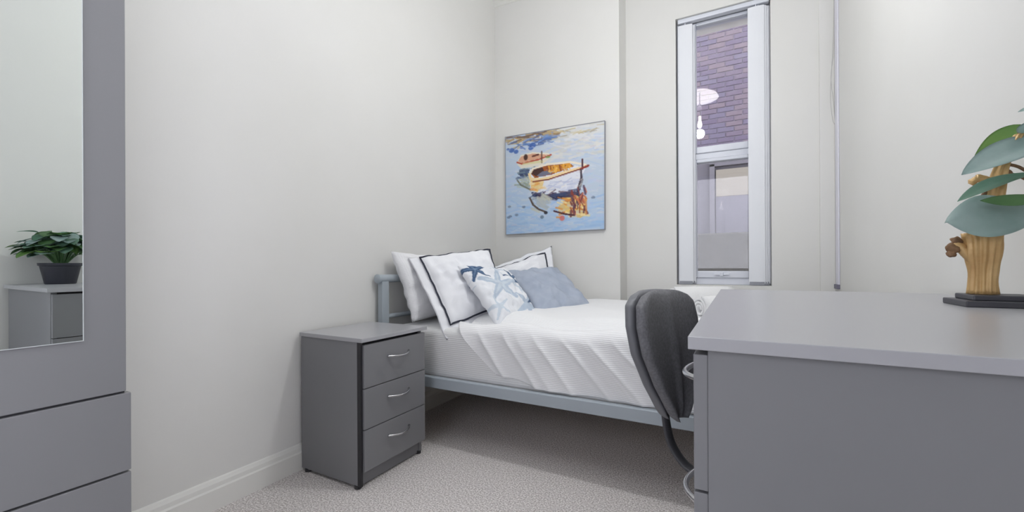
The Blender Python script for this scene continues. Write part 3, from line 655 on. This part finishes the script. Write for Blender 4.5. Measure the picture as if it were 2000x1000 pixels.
# ------------------------------------------------------------------ desk
DX0, DX1, DY0, DY1, DH = -.050, .478, .507, 1.53, .78
ds = Thing('desk', ((DX0 + DX1) / 2, (DY0 + DY1) / 2, 0), 'graphite-grey desk with a drawer pedestal, carrying the gilded-trunk plant', 'desk')
ds.part('desk_top', box(DX0, DX1, DY0, DY1, DH - .0145, DH, .0008), M_GREY_LIT)
ds.part('end_panel', box(-.0305, DX1 - .01, DY0 + .012, DY0 + .028, 0, DH - .0145, .0008), M_GREY)
ds.part('end_panel', box(-.0305, DX1 - .01, DY1 - .03, DY1 - .012, 0, DH - .0145, .0008), M_GREY)
ds.part('end_panel', box(-.0305, DX1 - .01, .860, .876, 0, DH - .0145, .0008), M_GREY)
ds.part('back_panel', box(DX1 - .026, DX1 - .012, .876, DY1 - .03, .3, DH - .0145, .0008), M_GREY)
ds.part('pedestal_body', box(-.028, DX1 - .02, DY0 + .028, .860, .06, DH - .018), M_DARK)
ds.part('plinth', box(-.0, DX1 - .03, DY0 + .028, .860, 0, .06), M_GREY)
for z0, z1 in ((.604, .758), (.415, .601), (.226, .412), (.066, .223)):
    q = ds.part('drawer', box(-.0455, -.0305, DY0 + .0135, .873, z0, z1, .001), M_GREY)
    ds.part('handle', bow_handle((-.0455, .70, (z0 + z1) / 2 + .02), (0, 1, 0), .125, (-1, 0, 0), .0042), M_CHROME, q, smooth=True)

# ------------------------------------------------------------------ office chair (local frame: sitter faces +x)
ch = Thing('office_chair', (.054, 1.122, 0), 'charcoal swivel office chair pushed in under the desk', 'chair', rz=R(-17), local=True)
def backrest(front):
    """shield-shaped back: widest above the middle, narrowing to the bar at the bottom"""
    bm = bmesh.new(); NT, NZ = 56, 44; z0, z1 = .455, .792
    def halfw(t): return interp(t, [0, .04, .12, .3, .55, .75, .91, .975, 1], [.024, .042, .064, .110, .154, .163, .152, .132, .104])
    def P(a, t, off):
        hw_ = halfw(t); y = a * hw_; z = lerp(z0, z1, t)
        # rounded top corners come from halfw; hollow towards the sitter, leaning back at the top
        x = -.225 - .045 * t + .05 * (1 - math.cos(a * .9)) + off
        z -= .012 * (abs(a) ** 4) * sstep(.85, 1, t)
        return Vector((x, y, z))
    layers = []
    offs = (.0, .03) if front else (-.030, 0.0)
    for li in (0, 1):
        g = []
        for j in range(NZ + 1):
            row = []
            for i in range(NT + 1):
                a = 2 * i / NT - 1; t = j / NZ; e = min(1, (1 - abs(a)) * 4.5) * min(1, t * 9) * min(1, (1 - t) * 9)
                e = math.sqrt(max(0, 1 - (1 - e) ** 2)); mid = sum(offs) / 2; hd_ = (offs[1] - offs[0]) / 2
                o = mid + (1 if li else -1) * hd_ * (.35 + .65 * e)
                if front and li: o += .007 * math.exp(-((a - .05) / .16) ** 2) * e + .006 * math.sin(t * 3.1) * e
                row.append(bm.verts.new(P(a, t, o)))
            g.append(row)
        layers.append(g)
    for li, g in enumerate(layers):
        for j in range(NZ):
            for i in range(NT):
                q = (g[j][i], g[j][i + 1], g[j + 1][i + 1], g[j + 1][i]); bm.faces.new(q if li else q[::-1])
    A_, B_ = layers
    for j in range(NZ):
        bm.faces.new((A_[j][0], A_[j + 1][0], B_[j + 1][0], B_[j][0])); bm.faces.new((A_[j][NT], B_[j][NT], B_[j + 1][NT], A_[j + 1][NT]))
    for i in range(NT):
        bm.faces.new((A_[0][i], B_[0][i], B_[0][i + 1], A_[0][i + 1])); bm.faces.new((A_[NZ][i], A_[NZ][i + 1], B_[NZ][i + 1], B_[NZ][i]))
    bmesh.ops.recalc_face_normals(bm, faces=bm.faces[:]); return bm
ch.part('backrest_cushion', backrest(True), M_CHAIR, smooth=True)
ch.part('backrest_shell', backrest(False), M_CHSHELL, smooth=True)
bar = smooth_pts([(-.240, 0, .60), (-.240, 0, .50), (-.236, 0, .435), (-.218, 0, .375), (-.172, 0, .332), (-.09, 0, .322), (0, 0, .330)], 6)
ch.part('back_bar', tube(bar, .0085, 12, flat=2.0), M_BLKPL, smooth=True)
sb = bmesh.new(); bmesh.ops.create_cube(sb, size=1)
for v in sb.verts: v.co = Vector((v.co.x * .37 + .06, v.co.y * .36, .395 + v.co.z * .065))
bmesh.ops.bevel(sb, geom=[e for e in sb.edges if abs(e.verts[0].co.z - e.verts[1].co.z) > .01], offset=.13, segments=8, affect='EDGES')
bmesh.ops.bevel(sb, geom=[e for e in sb.edges if abs(e.verts[0].co.z - e.verts[1].co.z) < .01 and abs(e.calc_face_angle(0)) > .5], offset=.022, segments=4, affect='EDGES')
ch.part('seat', sb, M_CHAIR, auto=50)
ch.part('seat_plate', box(-.09, .09, -.08, .08, .325, .362, .006), M_BLKPL)
ch.part('gas_column', lathe([(0, .06), (.028, .06), (.028, .2), (.016, .2), (.016, .33), (0, .33)], (0, 0, 0), 20), M_BLKPL, auto=40)
for k in range(5):
    a = R(173 + 72 * k); c, s = math.cos(a), math.sin(a)
    lg = tube(smooth_pts([(0, 0, .115), (.08 * c, .08 * s, .112), (.26 * c, .26 * s, .075)], 5), [.028 - .0011 * j for j in range(11)], 10, flat=.8)
    q = ch.part('base_leg', lg, M_BLKPL, smooth=True)
    cb = bmesh.new(); px, py = -s, c
    for e in (-1, 1):
        wl = lathe([(0, -.009), (.02, -.009), (.025, -.004), (.025, .004), (.02, .009), (0, .009)], (0, 0, 0), 18)
        rot = Matrix(((c, 0, px), (s, 0, py), (0, 1, 0)))      # wheel axis along the leg's tangent
        for v in wl.verts: v.co = rot @ v.co + Vector((.26 * c + px * .014 * e, .26 * s + py * .014 * e, .0255))
        m_ = bpy.data.meshes.new('tmp'); wl.to_mesh(m_); wl.free(); cb.from_mesh(m_); bpy.data.meshes.remove(m_)
    tube([(.26 * c, .26 * s, .03), (.26 * c, .26 * s, .07)], .008, 8, cb)
    ch.part('castor', cb, M_BLKPL, q, auto=40)

# ------------------------------------------------------------------ plants
def leaf_bm(base, tip, width, up_, bend=.0, fold=.15, nu=14, nv=8, shape=.8, thick=.0012, wave=0.0):
    """leaf blade from base to tip: half-width follows sin; folded along the midrib, bent along its length"""
    base, tip, up_ = Vector(base), Vector(tip), Vector(up_).normalized(); ax = tip - base; L = ax.length; ax.normalize(); sd = ax.cross(up_).normalized(); n = sd.cross(ax)
    bm = bmesh.new(); g = []
    for i in range(nu + 1):
        t = i / nu; hw_ = width * .5 * (math.sin(math.pi * t ** shape)) ** .8 if 0 < t < 1 else .0006
        row = []
        for j in range(-nv // 2, nv // 2 + 1):
            a = j / (nv / 2)
            p = base + ax * (L * t) + sd * (a * hw_) + n * (bend * L * math.sin(math.pi * t) + fold * abs(a) * hw_ + wave * L * math.sin(t * 9 + a * 2) * abs(a))
            row.append(bm.verts.new(p))
        g.append(row)
    for i in range(nu):
        for j in range(len(g[0]) - 1): bm.faces.new((g[i][j], g[i + 1][j], g[i + 1][j + 1], g[i][j + 1]))
    r = bmesh.ops.solidify(bm, geom=bm.faces[:], thickness=thick)
    bmesh.ops.recalc_face_normals(bm, faces=bm.faces[:]); return bm
def leaf_mat(n, c1, c2, sc=18): return mat(n, srgb(*c1), .42, spec=.5, col2=srgb(*c2), noise_scale=sc, noise_amt=.25, bump=(60, .3, .002))
L_SAGE = leaf_mat('sage_leaf', (164, 192, 186), (196, 214, 212)); L_GREEN = leaf_mat('green_leaf', (92, 136, 88), (118, 158, 104)); L_DEEP = leaf_mat('deep_leaf', (100, 144, 118), (150, 184, 166)); L_LIME = leaf_mat('lime_leaf', (112, 158, 84), (142, 180, 102))
M_GOLD = mat('gilded_bark', srgb(226, 192, 136), .38, metal=.2, spec=.5, col2=srgb(186, 144, 90), noise_scale=22, noise_amt=.28, bump=(50, .6, .004))
M_BROWN = mat('brown_bark', srgb(150, 116, 84), .7, col2=srgb(106, 78, 56), noise_scale=40, noise_amt=.2, bump=(70, .8, .004))
M_SLATE = mat('slate_base', srgb(74, 74, 80), .45)
GX, GY = .424, 1.118
gp = Thing('gilded_trunk_plant', (GX, GY, DH), 'artificial plant with a gilded branching trunk on a dark stepped base', 'plant')
gp.part('base', box(.366, .482, 1.066, 1.168, DH, DH + .0115, .002), M_SLATE)
gp.part('base_step', box(.380, .470, 1.078, 1.156, DH + .0115, DH + .0215, .002), M_SLATE)
# fluted trunk
Yg = GY
def G(x, y, dy=0.0): return onY(x, y, Yg + dy)
def fluted(path, rads, nfl=9, amp=.16, seg=40, seed=0):
    bm = bmesh.new(); rings = []; pts = [Vector(p) for p in path]
    for i, (p, r) in enumerate(zip(pts, rads)):
        row = []
        for k in range(seg):
            a = 2 * math.pi * k / seg; rr = r * (1 + amp * math.sin(nfl * a + .6 * math.sin(i * .35 + seed)) + .10 * fbm(math.cos(a) * 2 + seed, math.sin(a) * 2, i * .25))
            row.append(bm.verts.new(p + Vector((math.cos(a) * rr, math.sin(a) * rr, 0))))
        rings.append(row)
    for A_, B_ in zip(rings, rings[1:]):
        for k in range(seg): bm.faces.new((A_[k], A_[(k + 1) % seg], B_[(k + 1) % seg], B_[k]))
    bm.faces.new(rings[0][::-1]); bm.faces.new(rings[-1]); return bm
tp = [G(1919, y) for y in np.linspace(574, 455, 16)]; rr0 = [.0195 - .002 * math.sin(math.pi * min(1, k / 9)) + .0075 * (k / 15) ** 2 for k in range(16)]
gp.part('trunk', fluted(tp, rr0, nfl=13, amp=.10, seg=78, seed=1), M_GOLD, smooth=True, label='gilded fluted trunk')
tp2 = smooth_pts([G(1928, 470), G(1936, 420), G(1945, 370), G(1955, 330), G(1972, 290), G(1990, 262)], 4)
gp.part('stem', fluted(tp2, list(np.linspace(.0165, .006, len(tp2))), 6, seed=4), M_GOLD, smooth=True)
gp.part('branch', tube(smooth_pts([G(1908, 512), G(1888, 495), G(1872, 480), G(1862, 474)], 5), list(np.linspace(.010, .007, 16)), 10), M_GOLD, smooth=True)
def knob(c, r, seed):
    bm = bmesh.new(); bmesh.ops.create_icosphere(bm, subdivisions=3, radius=r)
    for v in bm.verts: v.co = v.co * (1 + .45 * fbm(v.co.x / r * 1.3 + seed, v.co.y / r * 1.3, v.co.z / r * 1.3)) + Vector(c)
    return bm
for i, (x, y, r) in enumerate(((1862, 484, .010), (1868, 470, .008), (1858, 496, .007))): gp.part('knot', knob(G(x, y), r, i * 3), M_BROWN, smooth=True)
gp.part('branch', tube(smooth_pts([G(1944, 372), G(1925, 352), G(1908, 350), G(1897, 357)], 5), list(np.linspace(.009, .005, 16)), 10), M_GOLD, smooth=True)
gp.part('branch', tube(smooth_pts([G(1938, 400), G(1926, 385), G(1918, 392), G(1930, 372), G(1950, 350), G(1972, 334)], 4), .0055, 8), M_BROWN, smooth=True)
for i, (x, y, r) in enumerate(((1900, 355, .006), (1912, 347, .006), (1922, 388, .006), (1931, 378, .006))): gp.part('knot', knob(G(x, y), r, 20 + i * 3), M_GOLD, smooth=True)
camdir = (CAMP - Vector((GX, GY, 1.0))).normalized()
def gleaf(bx, tx, w_, m, bend=0, fold=.2, tilt=(0, 0, 1), dyb=0.0, dyt=0.0, shape=.8, wave=0.0):
    o = gp.part('leaf', leaf_bm(G(bx[0], bx[1], dyb), G(tx[0], tx[1], dyt), w_, tilt, bend, fold, shape=shape, wave=wave, nu=18), m, smooth=True); return o
U = Vector((0, 0, 1))
gleaf((2050, 402), (1847, 435), .084, L_SAGE, bend=.03, fold=-.10, tilt=camdir * .9 + U * .35, dyb=-.02, dyt=-.045, shape=1.15, wave=.03)
gleaf((2060, 384), (1914, 392), .030, L_GREEN, bend=-.06, fold=.15, tilt=camdir * .7 + U * .7, dyb=-.075, dyt=-.06, shape=1.1)
gleaf((2040, 335), (1870, 394), .034, L_DEEP, bend=.07, fold=.30, tilt=camdir * .55 + U * .8, dyb=-.02, dyt=-.05, shape=1.25)
gleaf((2075, 258), (1878, 342), .060, L_SAGE, bend=.02, fold=.30, tilt=camdir * .7 + U * .6, dyb=.0, dyt=-.04, shape=1.0)
gleaf((1994, 243), (1899, 317), .034, L_LIME, bend=.08, fold=.1, tilt=camdir * .9 + U * .4, dyb=.05, dyt=.035, shape=.75)
gleaf((2080, 205), (1988, 219), .03, L_SAGE, bend=.04, fold=.2, tilt=camdir * .6 + U * .8, dyb=0, dyt=-.02)
gleaf((1995, 262), (2130, 215), .06, L_SAGE, bend=.05, fold=.2, tilt=camdir * .2 + U, dyb=0, dyt=-.10)
for p0, p1 in (((1955, 335), (2040, 372)), ((1960, 320), (2020, 345)), ((1980, 275), (2060, 252)), ((1990, 262), (2080, 205)), ((1955, 400), (1975, 398))):
    gp.part('leaf_stalk', tube(smooth_pts([G(*p0), (G(*p0) + G(*p1)) / 2 + Vector((0, 0, .006)), G(*p1)], 4), .0028, 6), M_BROWN, smooth=True)

# bushy plant in a black pot (seen in the mirror)
QX, QY = .392, .650
pp = Thing('potted_plant', (QX, QY, DH), 'small bushy green plant in a black tapered pot on the desk', 'plant')
prof = [(0, 0), (.046, 0), (.048, .003), (.062, .076), (.067, .078), (.068, .089), (.063, .089), (.058, .078), (0, .078)]
pp.part('pot', lathe(prof, (QX, QY, DH), 28), mat('black_pot', srgb(50, 51, 60), .45), auto=40)
pp.part('soil', lathe([(0, .0805), (.057, .0795)], (QX, QY, DH), 20), mat('soil', srgb(60, 46, 36), .95))
rg = random.Random(12)
for k in range(170):
    a = rg.uniform(0, 2 * math.pi); el = rg.uniform(-.15, 1.35); rad = rg.uniform(.045, .095)
    d_ = Vector((math.cos(a) * math.cos(el), math.sin(a) * math.cos(el), math.sin(el)))
    c = Vector((QX, QY, DH + .135)) + Vector((d_.x * rad * 1.15, d_.y * rad * 1.15, d_.z * rad * 1.05))
    out = Vector((d_.x, d_.y, -.45 + rg.uniform(-.2, .5))).normalized(); ln = rg.uniform(.048, .066)
    tip = c + out * ln
    if tip.x > XR - .02: continue
    if min((lambda v_: 1000 + FPX * v_.dot(rt2) / max(.05, v_.dot(fw)))(k_ - CAMP) for k_ in (c, tip)) < 2050: continue
    m = rg.choice([L_GREEN, L_DEEP, L_DEEP, L_SAGE, L_LIME, L_GREEN])
    q = pp.part('leaf', leaf_bm(c, tip, ln * 1.02, d_ + U * .7, bend=.06, fold=.12, nu=8, nv=4, shape=.72), m, smooth=True)
    pp.part('stalk', tube(smooth_pts([(QX + d_.x * .012, QY + d_.y * .012, DH + .077), Vector((QX, QY, DH + .09)).lerp(c, .6) + Vector((0, 0, .01)), c], 3), .0014, 5), L_GREEN, q)
